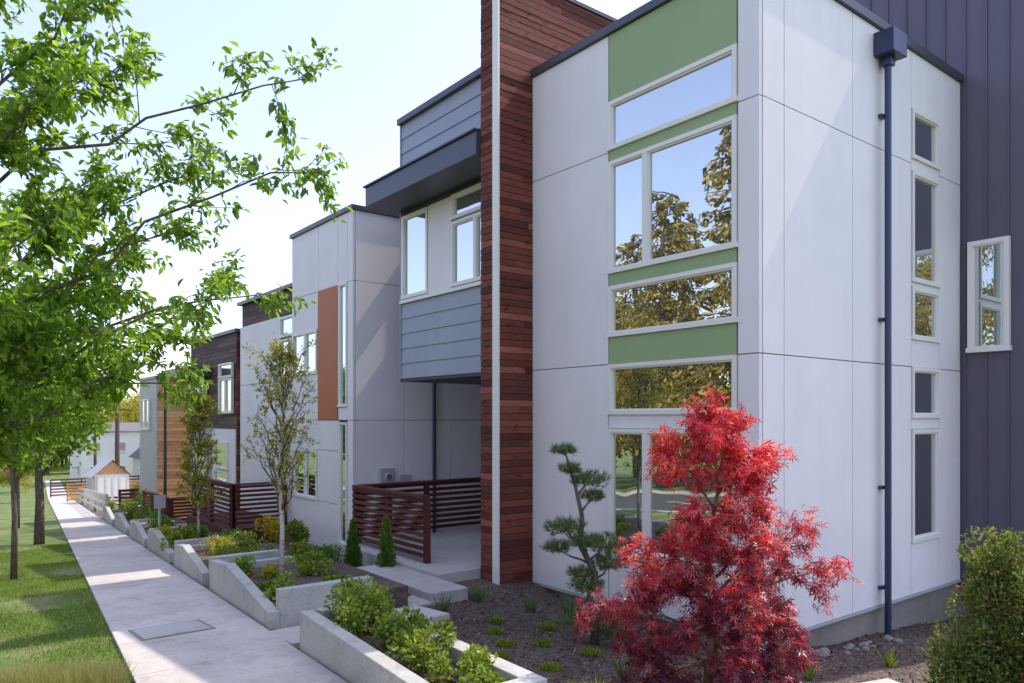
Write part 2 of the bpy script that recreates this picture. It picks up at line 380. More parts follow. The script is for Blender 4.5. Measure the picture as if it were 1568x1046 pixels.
H.win('X',XF,ya,yb,-1.88,-.15,[6.86])
cols=[(XF+.066,8.16),(8.16,9.79),(9.79,11.5),(12.45,XB)]
for a0,a1 in cols:
    for z0,z1 in rows: panel(W,'Y',YC,a0,a1,z0,z1)
wz=[(3.86,4.60),(2.03,3.68),(1.17,1.95),(0.0,.76),(-1.85,-.17)]
for z0,z1 in wz: H.win('Y',YC,11.52,12.43,z0,z1)
for z0,z1 in [(4.60,ZT),(3.68,3.86),(1.95,2.03),(.76,1.17),(-.17,0),(ZB,-1.85)]: panel(W,'Y',YC,11.5,12.45,z0,z1)
C=H.g('roof_cap','cap')
C.box(XF-.05,XF+.12,YC-.05,YE-.005,ZT+.002,ZT+.12); C.box(XF+.122,XB-.01,YC-.05,YC+.12,ZT+.002,ZT+.12)
H.g('flat_roof','roof').box(XF+.12,XB,YC+.12,YE-.01,ZT,ZT+.05)
C2=H.g('flashing','grey'); fb(C2,'Y',YC,XF,XB,ZB-.03,ZB,-.05,.02); fb(C2,'X',XF,YC-.02,YE,ZB-.03,ZB,-.05,.02)
D=H.g('downspout','spout'); dx=10.55
D.tube([(dx,YC-.11,5.0),(dx,YC-.11,ZB-.45)],[.045,.045],12)
for zz in (4.2,1.35,-1.0,-2.4): fb(D,'Y',YC,dx-.07,dx+.07,zz,zz+.05,.003,.06)
D.prism([(dx-.2,YC-.28),(dx+.2,YC-.28),(dx+.2,YC-.004),(dx-.2,YC-.004)],[5.02]*4,[5.34]*4)
D.prism([(dx-.07,YC-.18),(dx+.07,YC-.18),(dx+.07,YC-.04),(dx-.07,YC-.04)],[4.9]*4,[5.018]*4)
F=H.g('fin_core','core'); F.box(6.985,12.5,9.285,9.705,-2.9,6.93)
boards(H.g('fin_boards','woodred'),'Y',9.285,6.988,12.4,-2.66,6.95,.105,.0,.024)
boards(H.g('fin_boards','woodred'),'X',6.985,9.398,9.725,-2.66,6.95,.105,.0,.024,(3,4))
fb(H.g('fin_corner_trim','trimwhite'),'X',6.985,9.252,9.395,-2.72,6.95,.001,.035)
C.box(6.93,12.5,9.24,9.75,6.955,7.03)
XBY=7.65; Y0=9.73; Y1=13.5
H.g('bay_core','core').box(XBY+.062,13.2,Y0,Y1,.79,6.0)
H.g('soffits','soffit').box(XBY-.01,13.2,Y0,Y1+.01,.74,.79)
BL=H.g('bay_siding','blue')
lap(BL,'X',XBY+.03,Y0,Y1,.80,2.33,.305); lap(BL,'X',XBY+.03,Y0,Y1,4.5,6.0,.3)
BL.box(XBY-.005,XBY+.07,Y1,Y1+.03,.78,6.0)
C.box(XBY-.06,XBY+.12,Y0,Y1+.06,6.002,6.12)
W2=H.g('panels','white')
fb(H.g('bay_trim','trimwhite'),'X',XBY,Y0,Y1,2.333,2.40,-.05,.03)
H.win('X',XBY,12.45,13.42,2.42,4.1); panel(W2,'X',XBY,11.62,12.44,2.4,4.12); H.win('X',XBY,10.0,11.6,2.42,3.62,[10.85]); H.win('X',XBY,10.0,11.6,3.66,4.12); panel(W2,'X',XBY,Y0,9.99,2.4,4.12)
panel(W2,'X',XBY,13.425,Y1,2.4,4.12)
CN=H.g('canopy','canopy'); CN.box(6.88,XBY+.02,Y0+.01,13.56,4.20,4.58); CN.box(6.84,XBY+.02,Y0+.01,13.6,4.582,4.62)
H.g('entry_wall','white').box(10.2,13.2,Y0,13.3,-2.5,.738)
H.g('entry_door','orange').box(10.14,10.198,10.6,11.6,-2.38,-.25)
H.done({'panels':.003,'canopy':.01,'downspout':.008,'fin_boards':.004,'roof_cap':.006})
P=House('entry_porch'); 
P.g('slab','walk').box(6.2,10.15,9.74,13.3,-2.95,-2.40)
P.g('step','walk').box(5.55,6.19,8.95,11.3,-2.85,-2.46)
P.done({'slab':.012,'step':.012})
def railing(name,segs,zb,h=1.07):
    R_=House(name)
    for (x0,y0,x1,y1,z0,z1) in segs:
        ln=math.hypot(x1-x0,y1-y0); ux,uy=(x1-x0)/ln,(y1-y0)/ln; nx,ny=-uy,ux
        mbp=R_.g('posts','rail'); mbs=R_.g('slats','rail')
        n=max(1,round(ln/1.4))
        for i in range(n+1):
            t=i/n; x=x0+(x1-x0)*t;y=y0+(y1-y0)*t;z=z0+(z1-z0)*t; mbp.box(x-.045,x+.045,y-.045,y+.045,z,z+h)
        k=9
        for j in range(k):
            a=.10+j*(h-.17)/(k-1); w=.016; off=.062
            pts=[(x0+nx*(off-w),y0+ny*(off-w)),(x1+nx*(off-w),y1+ny*(off-w)),(x1+nx*(off+w),y1+ny*(off+w)),(x0+nx*(off+w),y0+ny*(off+w))]
            hh=.062
            mbs.prism(pts,[z0+a,z1+a,z1+a,z0+a],[z0+a+hh,z1+a+hh,z1+a+hh,z0+a+hh])
        pts=[(x0+nx*-.06,y0+ny*-.06),(x1+nx*-.06,y1+ny*-.06),(x1+nx*.085,y1+ny*.085),(x0+nx*.085,y0+ny*.085)]
        R_.g('cap_rail','rail').prism(pts,[z0+h+.002,z1+h+.002,z1+h+.002,z0+h+.002],[z0+h+.04,z1+h+.04,z1+h+.04,z0+h+.04])
    R_.done(); return R_
railing('porch_railing',[(6.5,10.6,6.5,13.2,-2.40,-2.40),(6.56,13.2,9.6,13.2,-2.40,-2.40)],-2.4)
# ---- dark metal house
H=House('dark_metal_townhouse')
H.g('walls','darkmetal').box(13.26,20,3.7,14.5,-2.72,8.3)
H.g('foundation','found').box(13.3,19.9,3.75,14.4,-4.2,-2.722)
rb=H.g('seams','darkmetal')
y=3.78
while y<14.4:
    if not(4.33<y<5.0): rb.box(13.235,13.262,y,y+.022,-2.71,8.3)
    else: rb.box(13.235,13.262,y,y+.022,-2.71,1.02); rb.box(13.235,13.262,y,y+.022,2.86,8.3)
    y+=.31
H.win('X',13.19,4.38,4.97,1.05,2.82,fw=.07)
H.g('roof_cap','cap').box(13.15,20.1,3.6,14.6,8.3,8.45)
H.done()
# ---- house 2
H=House('modern_townhouse.001')
X2=7.26; YA=14.89; YB=18.32; ZB2=-3.05; ZT2=4.52
H.g('wall_core','core').box(X2+.062,14.5,YA+.062,YB,ZB2,ZT2)
H.g('foundation','found').box(X2+.05,14.4,YA+.05,YB+5,-4.6,ZB2-.002)
W=H.g('panels','white')
a,b_=-.05,2.98
for z0,z1 in [(ZB2,a),(a,b_),(b_,ZT2)]:
    panel(W,'X',X2,YA,15.16,z0,z1)
    for q0,q1 in [(X2+.066,8.52),(8.52,9.79),(9.79,12),(12,14.4)]: panel(W,'Y',YA,q0,q1,z0,z1)
panel(W,'X',X2,15.16,15.64,b_,ZT2); panel(W,'X',X2,15.64,16.7,b_,ZT2); panel(W,'X',X2,16.7,YB,b_,ZT2)
H.win('X',X2,15.18,15.60,.25,b_,fw=.04); H.win('X',X2,15.18,15.60,-2.8,-.1,fw=.04); panel(W,'X',X2,15.16,15.63,-.05,.24); panel(W,'X',X2,15.16,15.63,ZB2,-2.8)
panel(H.g('orange_panel','orange'),'X',X2-.02,15.64,16.7,a,b_)
H.win('X',X2,16.78,18.28,1.05,2.1,[17.5]); panel(W,'X',X2,16.72,YB,2.1,b_); panel(W,'X',X2,16.72,YB,a,1.05)
panel(W,'X',X2,15.64,YB,-.75,a); H.win('X',X2,16.78,18.2,-1.95,-.75,[17.5]); panel(W,'X',X2,15.64,16.76,-1.95,-.75); panel(W,'X',X2,15.64,YB,ZB2,-1.95); 
C=H.g('roof_cap','cap'); C.box(X2-.05,X2+.12,YA-.05,YB+.05,ZT2+.002,ZT2+.1); C.box(X2+.122,14.5,YA-.05,YA+.12,ZT2+.002,ZT2+.1)
D=H.g('downspout','spout'); D.tube([(9.28,YA-.08,4.2),(9.28,YA-.08,ZB2)],[.045,.045],10); D.box(9.1,9.46,YA-.25,YA-.003,4.12,4.45)
U=H.g('utility_boxes','grey'); U.box(7.86,8.22,YA-.14,YA-.002,-1.48,-1.12); U.tube([(8.04,YA-.14,-1.3),(8.04,YA-.2,-1.3)],[.09,.085],16); U.box(8.42,8.66,YA-.1,YA-.002,-1.45,-1.28); U.tube([(8.0,YA-.05,-1.48),(8.0,YA-.05,-2.9)],[.02,.02],8)
H.g('meter_dial','core').tube([(8.04,YA-.2,-1.3),(8.04,YA-.215,-1.3)],[.06,.055],16)
H.g('wing_core','core').box(7.55,14,YB+.002,23.0,ZB2,3.4)
W3=H.g('wing_boards','wooddark'); boards(W3,'X',7.55,YB+.05,22.9,2.75,3.4,.13,0,.024)
H.win('X',7.49,18.42,19.75,1.0,2.1,[19.1]); H.win('X',7.49,18.42,19.75,2.15,2.7)
panel(W,'X',7.49,YB+.01,23.0,ZB2,.98); panel(W,'X',7.49,19.78,23.0,.98,2.74)
C.box(7.42,14,YB+.06,23.1,3.402,3.5)
H.done({'panels':.003})
railing('porch_railing.001',[(5.95,18.9,5.95,22.2,-2.75,-2.75),(7.3,18.9,6.0,18.9,-2.75,-2.75)],-2.75)
mb=MB(); mb.box(5.8,7.45,18.8,22.4,-3.4,-2.752); mb.make('porch_deck','rail')
# ---- house 3 (cedar)
H=House('cedar_townhouse')
X3=7.8;YA3=24.3;YB3=29.6;ZT3=2.75;ZB3=-3.9
H.g('wall_core','core').box(X3+.04,14,YA3+.03,YB3,ZB3,ZT3)
boards(H.g('side_boards','woodred'),'Y',YA3+.03,X3+.0,11,ZB3,ZT3,.13,0.001,.026)
boards(H.g('front_boards','wooddark'),'X',X3+.03,YA3+.03,YB3,-.35,ZT3,.13,0,.026)
panel(H.g('front_panels','white'),'X',X3-.03,YA3+.035,26.8,ZB3,-.36)
lap(H.g('front_siding','blue'),'X',X3,26.81,YB3,ZB3,-.36,.25)
X3w=X3-.085
H.win('X',X3w,24.5,25.9,.15,1.3,[25.2]);H.win('X',X3w,24.5,25.9,1.32,1.8); H.win('X',X3w,25.0,26.4,-2.6,-1.75);H.win('X',X3w,25.0,26.4,-1.7,-.8)
H.win('X',X3w,27.4,29.0,.1,1.3,[28.2]); H.win('X',X3w,27.4,29.0,-2.9,-.9,[28.2])
C=H.g('roof_cap','cap'); C.box(X3-.08,14,YA3-.08,YB3+.08,ZT3+.002,ZT3+.11)
K=H.g('balcony_canopy','canopy'); K.box(6.9,X3-.03,27.0,30.2,1.45,1.75); K.box(6.95,7.05,30.0,30.1,-3.8,1.45)
H.done()
railing('porch_railing.002',[(6.5,27.4,6.5,31.0,-3.85,-3.85),(7.7,27.4,6.6,27.4,-3.85,-3.85)],-3.8)
mb=MB(); mb.box(6.4,7.75,27.3,31.1,-4.4,-3.852); mb.make('porch_deck','rail')
# ---- house 4 (tan slats)
H=House('tan_cedar_house')
H.g('wall_core','core').box(7.42,14,33.03,36,-5,1.6)
boards(H.g('side_boards','woodtan'),'Y',33.03,7.4,12,-4.6,1.6,.14,0,.03,(2,4))
H.g('front_wall','grey').box(7.36,7.418,33.0,36,-5,1.6)
H.win('X',7.30,34,35.6,-.5,.8,[34.8])
H.g('roof_cap','cap').box(7.3,14,32.9,36.1,1.602,1.72)
H.done()
# ---------------- planters
def wallseg(mb,x0,y0,x1,y1,zb0,zb1,zt0,zt1,th=.13):
    ln=math.hypot(x1-x0,y1-y0); nx,ny=-(y1-y0)/ln*th,(x1-x0)/ln*th
    mb.prism([(x0,y0),(x1,y1),(x1+nx,y1+ny),(x0+nx,y0+ny)],[zb0,zb1,zb1,zb0],[zt0,zt1,zt1,zt0])
mb=MB(); zt=-1.97
wallseg(mb,xr(7.35)+.03,7.35,xr(2.5)+.03,2.5,-3,-3,zt,zt+.1,.14)
mb.prism([(3.54,4.45),(3.70,4.45),(3.76,7.20),(3.60,7.20)],[-3]*4,[zt]*4)
mb.prism([(3.175,7.21),(3.76,7.21),(3.76,7.36),(3.15,7.36)],[-3]*4,[zt-.002]*4)
mb.prism([(2.90,4.30),(3.70,4.30),(3.70,4.447),(2.90,4.447)],[-3]*4,[zt-.002]*4)
mb.make('planter_wall','conc',bevel=.008)
mb=MB(); mb.prism([(3.0,4.45),(3.545,4.45),(3.61,7.2),(3.17,7.2)],[-2.6]*4,[-2.10]*4); mb.make('planter_soil','mulch')
for (ya_,yb_,wd) in [(8.62,12.1,1.35),(12.75,15.7,1.3),(16.4,19.8,1.3),(20.6,24.0,1.2),(25,29,1.2),(30,34.5,1.2)]:
    mb=MB(); xa=xr(ya_)+.04; xb_=xr(yb_)+.04; za=zs(ya_); zb_=zs(yb_)
    ym=ya_+(yb_-ya_)*.68; xm=xa+(xb_-xa)*.68
    wallseg(mb,xm,ym,xa,ya_+.0,za-.6,za-.6,za+.40-.02,za+.20,.14)
    wallseg(mb,xb_,yb_,xm,ym+.002,zb_-.6,za-.6,za+.25,za+.36,.14)
    mb.prism([(xa+.142,ya_-.01),(xa+wd,ya_-.01),(xa+wd,ya_+.13),(xa+.142,ya_+.13)],[za-.6]*4,[za+.44]*4)
    mb.prism([(xb_+.142,yb_-.13),(xb_+wd,yb_-.13),(xb_+wd,yb_),(xb_+.142,yb_)],[zb_-.6]*4,[zb_+.40]*4)
    mb.make('planter_wall','conc',bevel=.008)
    mb=MB(); mb.prism([(xa+.15,ya_+.14),(xa+wd+.6,ya_+.14),(xb_+wd+.6,yb_-.14),(xb_+.15,yb_-.14)],[za-.6]*4,[za+.22,za+.22,zb_+.30,zb_+.30]); mb.make('planter_soil','mulch')
mb=MB(); wallseg(mb,4.55,3.6,6.6,3.0,-3.2,-3.2,-2.28,-2.28,.15); mb.make('garden_edge_wall','conc',bevel=.008)
# ------------------------------------------------------------------ vegetation
def curve(p0,p1,arch=(0,0,0),n=7,wob=.03):
    p0=np.array(p0,float);p1=np.array(p1,float);L=np.linalg.norm(p1-p0); out=[]
    for i in range(n):
        t=i/(n-1); p=p0*(1-t)+p1*t+np.array(arch)*4*t*(1-t)*L*.25
        if 0<i<n-1: p=p+rng.normal(size=3)*wob*L
        out.append(p)
    return out
def at(pts,t):
    f=t*(len(pts)-1); i=min(int(f),len(pts)-2); u=f-i; return pts[i]*(1-u)+pts[i+1]*u, pts[i+1]-pts[i]
def leafy_tree(name,trunk,tr,limbs,sub=9,sublen=.38,twigs=6,twiglen=.3,lpt=9,L=.09,W=.045,mat='leaf',bark='bark',T=T_OVAL,spread=.05,droop=.3,limb_r=.4,mats=None,mifn=None,up=.25,nflat=.8,bark2='bark'):
    e=empty(name); mb=MB(); mb2=MB(); n=len(trunk); trunk=[np.array(p,float) for p in trunk]
    mb.tube(trunk,[tr*(1-.8*i/(n-1)) for i in range(n)],9)
    LP=[];LD=[]
    for (t0,target,arch) in limbs:
        p0,_=at(trunk,t0); c=curve(p0,target,arch,8,.018); r0=tr*limb_r*(1-.5*t0); mb2.tube(c,[r0*(1-.85*i/7)+.002 for i in range(8)],6)
        Lg=np.linalg.norm(c[-1]-c[0])
        for s in range(sub):
            t=.18+.82*(s+rng.uniform(0,.8))/sub; t=min(t,1)
            q,d=at(c,t); d=d/np.linalg.norm(d)
            dd=d*.8+rng.normal(size=3)*.55+np.array([0,0,up]); dd/=np.linalg.norm(dd)
            sl=Lg*sublen*(1.15-.6*t)*rng.uniform(.7,1.2)
            c2=curve(q,q+dd*sl,(0,0,.15),5,.03); mb2.tube(c2,[r0*.3*(1-.8*i/4)*(1-.5*t)+.0015 for i in range(5)],4)
            for w in range(twigs):
                tt=.2+.8*(w+.5)/twigs; q2,d2=at(c2,tt); d2=d2/np.linalg.norm(d2)
                d3=d2*.7+rng.normal(size=3)*.6+np.array([0,0,-droop*.3]); d3/=np.linalg.norm(d3)
                tl=twiglen*rng.uniform(.6,1.2); c3=[q2,q2+d3*tl*.5,q2+d3*tl+np.array([0,0,-droop*.15*tl])]
                mb2.tube(c3,[.003,.0025,.0012],3)
                for l in range(lpt):
                    a,_=at(c3,rng.uniform(.15,1)); LP.append(a+rng.normal(size=3)*spread)
                    v=d3*.6+rng.normal(size=3)*.7+np.array([0,0,-droop]); LD.append(v)
    mb.make('trunk',bark,e,smooth=True); mb2.make('branches',bark2,e,smooth=True)
    LP=np.array(LP);LD=np.array(LD); m=len(LP)
    N=rvec(m)*.7+np.array([0,0,nflat]); s=rng.uniform(.6,1.25,m)
    mi=None if mifn is None else mifn(LP)
    leaves('foliage',LP,LD,N,L*s,W*s,T,mat,e,mats,mi)
    return e
leafy_tree('street_tree',[(-.35,7.0,-2.4),(-.3,7.0,-1.2),(-.15,6.95,0),(.0,6.8,1.3),(.15,6.7,2.6),(.2,6.6,4.2)],.085,
 [(.45,(2.30,5.16,1.80),(0,0,.25)),(.62,(2.22,5.25,2.50),(0,0,.2)),(.36,(1.95,5.6,.92),(0,0,.3)),(.28,(1.5,6.4,.45),(0,0,.3)),
  (.7,(1.15,5.94,3.4),(0,0,0)),(.75,(.77,6.3,4.0),(0,0,0)),(.3,(.95,7.5,.35),(0,0,.3)),(.5,(1.0,6.3,1.7),(0,0,.2)),(.55,(1.25,7.2,2.1),(0,0,.2)),
  (.45,(1.6,7.8,1.5),(0,0,.2)),(.35,(1.2,7.0,.9),(0,0,.2)),(.4,(.6,5.3,1.2),(0,0,.2)),(.7,(-1.5,6.5,3),(0,0,.2)),(.5,(-1.8,7.5,1.5),(0,0,.2)),
  (.6,(.9,6.0,2.6),(0,0,.1)),(.4,(.9,8.2,1.1),(0,0,.2)),(.5,(.8,8.5,2.0),(0,0,.2)),(.35,(.6,6.2,.6),(0,0,.2)),(.42,(1.5,5.9,1.4),(0,0,.2)),(.33,(1.7,7.0,.7),(0,0,.3)),(.6,(.75,5.6,2.2),(0,0,.2)),
  (.5,(1.75,6.3,2.0),(0,0,.2)),(.3,(1.75,6.9,.3),(0,0,.35)),(.65,(1.3,6.6,2.9),(0,0,.1)),(.33,(2.0,6.4,1.05),(0,0,.25)),(.28,(1.3,7.6,.15),(0,0,.3)),(.38,(1.1,6.6,1.2),(0,0,.2))],
 sub=9,sublen=.20,twigs=6,twiglen=.18,lpt=14,L=.078,W=.034,mat='leaf',spread=.028,droop=.5,limb_r=.26)
def round_tree(name,base,h,cr,tr,nl=14,cz=.62,mat='leaf2',L=.16,W=.09,lpt=8,bark='bark',sub=7,twigs=5,twiglen=.4,low=.25,zr=.5,rise=.16):
    b=np.array(base,float); trunk=[b,b+[.02,.03,h*.25],b+[-.03,.02,h*.5],b+[.03,0,h*.75],b+[0,0,h*.97]]
    lim=[]
    for i in range(nl):
        t=low+(0.97-low)*i/nl; a=i*2.4+rng.uniform(-.3,.3); rr=cr*math.sin(math.pi*min(1,max(.12,(t-low)/(1-low)*.8+.2)))*rng.uniform(.75,1.1)
        z=h*min(1.02,t+rise+rng.uniform(0,.1)); lim.append((t,b+np.array([math.cos(a)*rr,math.sin(a)*rr,z]),(0,0,.15)))
    return leafy_tree(name,trunk,tr,lim,sub=sub,sublen=.4,twigs=twigs,twiglen=twiglen,lpt=lpt,L=L,W=W,mat=mat,bark=bark,spread=.08*cr/2)
round_tree('street_tree.001',(1.25,16.5,zs(16.5)),4.6,1.35,.06,nl=20,L=.12,W=.065,lpt=9,mat='leaf',low=.42)
round_tree('street_tree.002',(2.45,24.5,zs(24.5)),4.8,1.9,.14,nl=18,L=.16,W=.1,mat='leaf',low=.38)
round_tree('street_tree.003',(2.6,33,zs(33)),5.0,1.6,.1,nl=14,L=.18,W=.11,mat='leaf',low=.35)
round_tree('birch_tree',(3.95,10.35,-2.35),3.25,.46,.04,nl=24,L=.048,W=.032,lpt=5,mat='leafyel',bark='birch',sub=6,twigs=4,twiglen=.14,low=.25,rise=.22)
round_tree('birch_tree.001',(4.85,17.8,-2.9),3.3,.34,.035,nl=22,L=.065,W=.045,lpt=10,mat='leafyel',bark='birch',sub=5,twigs=4,twiglen=.18,low=.15,rise=.2)
mp=np.array([5.35,4.07,-2.66])
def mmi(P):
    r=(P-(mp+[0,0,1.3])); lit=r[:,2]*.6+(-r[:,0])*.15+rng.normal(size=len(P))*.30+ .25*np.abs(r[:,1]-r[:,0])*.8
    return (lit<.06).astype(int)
lim=[]
U1=np.array([.788,-.616,0]); U2=np.array([.616,.788,0])
for (t,u,v,z) in [(.2,-.75,-.1,.75),(.2,.55,-.2,.55),(.22,-.55,-.3,.35),(.25,.7,.1,.95),(.3,-.98,0,1.0),(.35,.98,-.1,1.35),(.3,.6,.5,1.2),(.35,-.6,.5,1.3),(.4,-.7,-.1,1.45),(.45,.85,.2,1.6),
   (.4,.1,-.75,1.2),(.3,0,-.7,.7),(.45,-.35,-.4,1.55),(.5,.35,-.35,1.6),(.5,0,.4,1.7),(.75,-.38,0,2.42),(.8,.5,0,2.3),(.85,.25,.1,2.6),(.9,0,0,2.75),(.85,-.1,-.2,2.6),(.8,.35,-.2,2.15),(.65,.45,.1,1.9),(.6,-.15,-.2,1.85),(.2,-.85,0,.2),(.25,.3,-.4,.3),(.3,-.25,-.6,1.0),(.35,.55,-.45,1.0),(.4,-.45,.2,1.1),(.25,.75,-.1,.5)]:
    lim.append((t,mp+U1*u+U2*v+np.array([0,0,z]),(0,0,.3)))
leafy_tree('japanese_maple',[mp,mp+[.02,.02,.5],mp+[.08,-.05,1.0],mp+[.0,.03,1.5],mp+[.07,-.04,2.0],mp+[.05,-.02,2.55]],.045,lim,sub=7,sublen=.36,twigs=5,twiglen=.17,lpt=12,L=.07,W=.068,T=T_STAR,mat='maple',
   mats=['maple','mapleshade'],mifn=mmi,spread=.035,droop=.6,limb_r=.4,up=0,bark='maplebark',bark2='maplebark')
pb=np.array([6.3,6.5,-2.78]); e=empty('garden_pine'); mb=MB()
tk=[pb,pb+U1*.06+[0,0,.3],pb-U1*.03+[0,0,.6],pb+U1*.04+[0,0,.9],pb-U1*.14+[0,0,1.25],pb-U1*.12+[0,0,1.6],pb-U1*.20+[0,0,1.95],pb-U1*.3+[0,0,2.3]]
mb.tube(tk,[.055,.05,.045,.04,.035,.028,.02,.01],8)
LP=[];LD=[]
for (u,v,z,r) in [(-.34,0,2.38,.13),(-.26,0,2.15,.12),(-.02,0,2.02,.2),(.02,.1,1.82,.13),(-.32,0,1.45,.22),(-.42,-.05,1.22,.16),(-.1,-.1,1.3,.18),(.16,0,1.25,.24),(.24,.1,1.0,.2),(-.05,0,.75,.2),(-.15,-.1,.35,.25),(.2,0,.4,.27),(.3,-.1,.2,.2),(-.12,0,.9,.14)]:
    c=pb+U1*u+U2*v+np.array([0,0,z]); q,_=at(tk,min(1,max(0,(z-.1)/2.35))); mb.tube(curve(q,c,(0,0,-.1),5,.03),[.018,.015,.012,.008,.004],5)
    for s in range(int(170*r/.2)):
        d=rng.normal(size=3); d/=np.linalg.norm(d); d[2]=d[2]*.45+.05; p=c+d*r*rng.uniform(.4,1.15)
        dirn=d*.8+np.array([0,0,.7])+rng.normal(size=3)*.25
        for k in range(13): LP.append(p); LD.append(dirn/np.linalg.norm(dirn)+rng.normal(size=3)*.42)
mb.make('trunk','bark',e,smooth=True); m=len(LP); leaves('needles',LP,LD,rvec(m),rng.uniform(.05,.09,m),.005,T_BLADE,'pine',e)
def shrub(name,c,rx,ry,rz,n,L,W,mat,clumps=9,stems=10,T=T_OVAL):
    e=empty(name); c=np.array(c,float); mb=MB(); cs=[]
    for i in range(clumps):
        a=rng.uniform(0,6.28); r=math.sqrt(rng.uniform(0,1))*.75; z=rng.uniform(.25,1)*(1-.4*r); cs.append(((math.cos(a)*r*rx,math.sin(a)*r*ry,z*rz*.85),rng.uniform(.25,.48)))
    for (q,_) in cs: mb.tube(curve(c,c+np.array(q),(0,0,.1),4,.04),[.008,.006,.004,.002],4)
    mb.make('stems','bark',e)
    k=rng.integers(0,clumps,n); Q=np.array([cs[i][0] for i in k]); S=np.array([cs[i][1] for i in k])
    d=rvec(n)*(rng.uniform(.3,1,n)**.5)[:,None]; P=c+Q+d*S[:,None]*np.array([rx,ry,rz*.9 if rz<1 else rx*1.2]); P[:,2]=np.maximum(P[:,2],c[2]+.01)
    D=d+rng.normal(size=(n,3))*.5+np.array([0,0,.3]); s=rng.uniform(.6,1.2,n)
    leaves('foliage',P,D,rvec(n)*.8+[0,0,.7],L*s,W*s,T,mat,e); return e
for (x,y,z,r,h,n) in [(3.38,4.95,-2.1,.32,.28,900),(3.35,5.5,-2.1,.34,.38,1300),(3.4,6.05,-2.1,.30,.38,1100),(3.35,6.6,-2.1,.34,.48,1500),(3.42,7.0,-2.1,.32,.44,1200),(3.3,4.6,-2.1,.24,.18,400)]:
    shrub('lime_shrub',(x,y,z),r,r,h,n,.045,.034,'shrub',10)
for (x,y,r,h,mt) in [(3.55,9.2,.22,.3,'shrub'),(3.6,9.9,.22,.18,'arbor'),(4.3,9.4,.26,.15,'shrub'),(4.55,10.6,.28,.28,'shrub'),(3.75,11.3,.26,.36,'shrub'),(4.8,11.4,.34,.34,'shrub'),(5.3,11.8,.3,.35,'arbor'),(4.0,10.9,.24,.25,'leafyel'),(5.2,12.6,.35,.4,'shrub'),
    (4.1,13.2,.35,.35,'shrub'),(4.7,14.0,.45,.45,'shrub'),(4.4,14.9,.35,.4,'leafyel'),(4.9,15.3,.4,.5,'arbor'),(4.3,17.0,.35,.4,'shrub'),(4.9,18.4,.4,.45,'arbor'),(4.5,19.0,.3,.35,'leafyel'),(4.9,21.4,.4,.4,'shrub'),(5.2,22.8,.4,.5,'arbor'),(5.5,26,.4,.4,'shrub'),(5.8,28.5,.5,.5,'shrubdk'),(6.1,32,.5,.6,'shrub'),(6.6,31.5,.6,1.1,'leaf2'),(6.3,17,.4,.5,'leafgold'),(6.4,16.1,.4,.5,'shrub')]:
    shrub('garden_shrub',(x,y,zs(y)+(.22 if y<34 else 0)),r,r,h,int(750*r/.3),.05 if y<16 else .07,.035 if y<16 else .05,mt,8)
for (x,y,z,r,h,n) in [(8.0,2.65,-2.85,.46,2.3,17000),(8.3,2.3,-2.85,.55,1.8,7000),(7.62,2.85,-2.85,.36,1.15,6000)]:
    shrub('evergreen_shrub',(x,y,z),r,r,h,n,.045,.024,'shrubdk',44)
def arb(name,c,r,h,n=2600):
    c=np.array(c,float); e=empty(name); t=rng.uniform(0,1,n)**1.2; a=rng.uniform(0,6.28,n); rr=r*(1-t)**.75*(.7+.3*np.sin(a*5+t*9))*rng.uniform(.6,1.05,n)
    P=c+np.stack([np.cos(a)*rr,np.sin(a)*rr,t*h],1); D=np.stack([np.cos(a)*.5,np.sin(a)*.5,np.full(n,1.1)],1)+rng.normal(size=(n,3))*.25
    leaves('foliage',P,D,rvec(n),rng.uniform(.04,.09,n),.022,T_OVAL,'arbor',e); mb=MB(); mb.tube([c,c+[0,0,h*.8]],[.02,.005],6); mb.make('trunk','bark',e)
arb('arborvitae',(5.85,12.0,-2.78),.19,.95); arb('arborvitae',(6.02,11.1,-2.70),.2,1.02)
def tuft(name,x,y,z,n,r,h,mat,w=.006):
    a=rng.uniform(0,6.28,n); q=rng.uniform(0,r*.35,n); P=np.stack([x+np.cos(a)*q,y+np.sin(a)*q,np.full(n,z)],1)
    D=np.stack([np.cos(a)*rng.uniform(.1,.8,n),np.sin(a)*rng.uniform(.1,.8,n),np.ones(n)],1); leaves(name,P,D,rvec(n),rng.uniform(.5,1,n)*h,w,T_BLADE,mat)
for x,y in [(6.3,8.85),(6.75,8.2),(7.2,7.9),(5.45,8.5),(5.6,5.3),(6.9,6.2),(7.2,5.7)]: tuft('ornamental_grass',x,y,zb2(x,y),160,.15,.36,'pine')
for x,y in [(4.3,7.9),(4.7,7.4),(5.1,7.9),(5.6,7.5),(4.4,6.8),(4.9,6.5),(5.3,6.9),(4.5,6.0),(5.2,6.0),(5.7,6.7),(4.3,5.4),(5.9,7.9),(6.3,7.3),(4.9,5.3),(6.0,5.0),(4.2,4.9),(4.9,4.7),(5.9,6.1)]: tuft('groundcover_tuft',x,y,zb2(x,y)+.01,220,.32,.075,'shrub',.016)
for x,y in [(8.9,4.2),(4.9,5.0),(7.5,4.4)]: tuft('bulb_plant',x,y,zb2(x,y),40,.1,.25,'shrub',.02)
for i in range(60):
    x=rng.uniform(.35,1.3); yl=7.95-(x-.5)*.73-rng.uniform(.0,.35)
    tuft('fescue_grass',x,yl,zs(yl),170,.2,.30,'dryblade',.005)
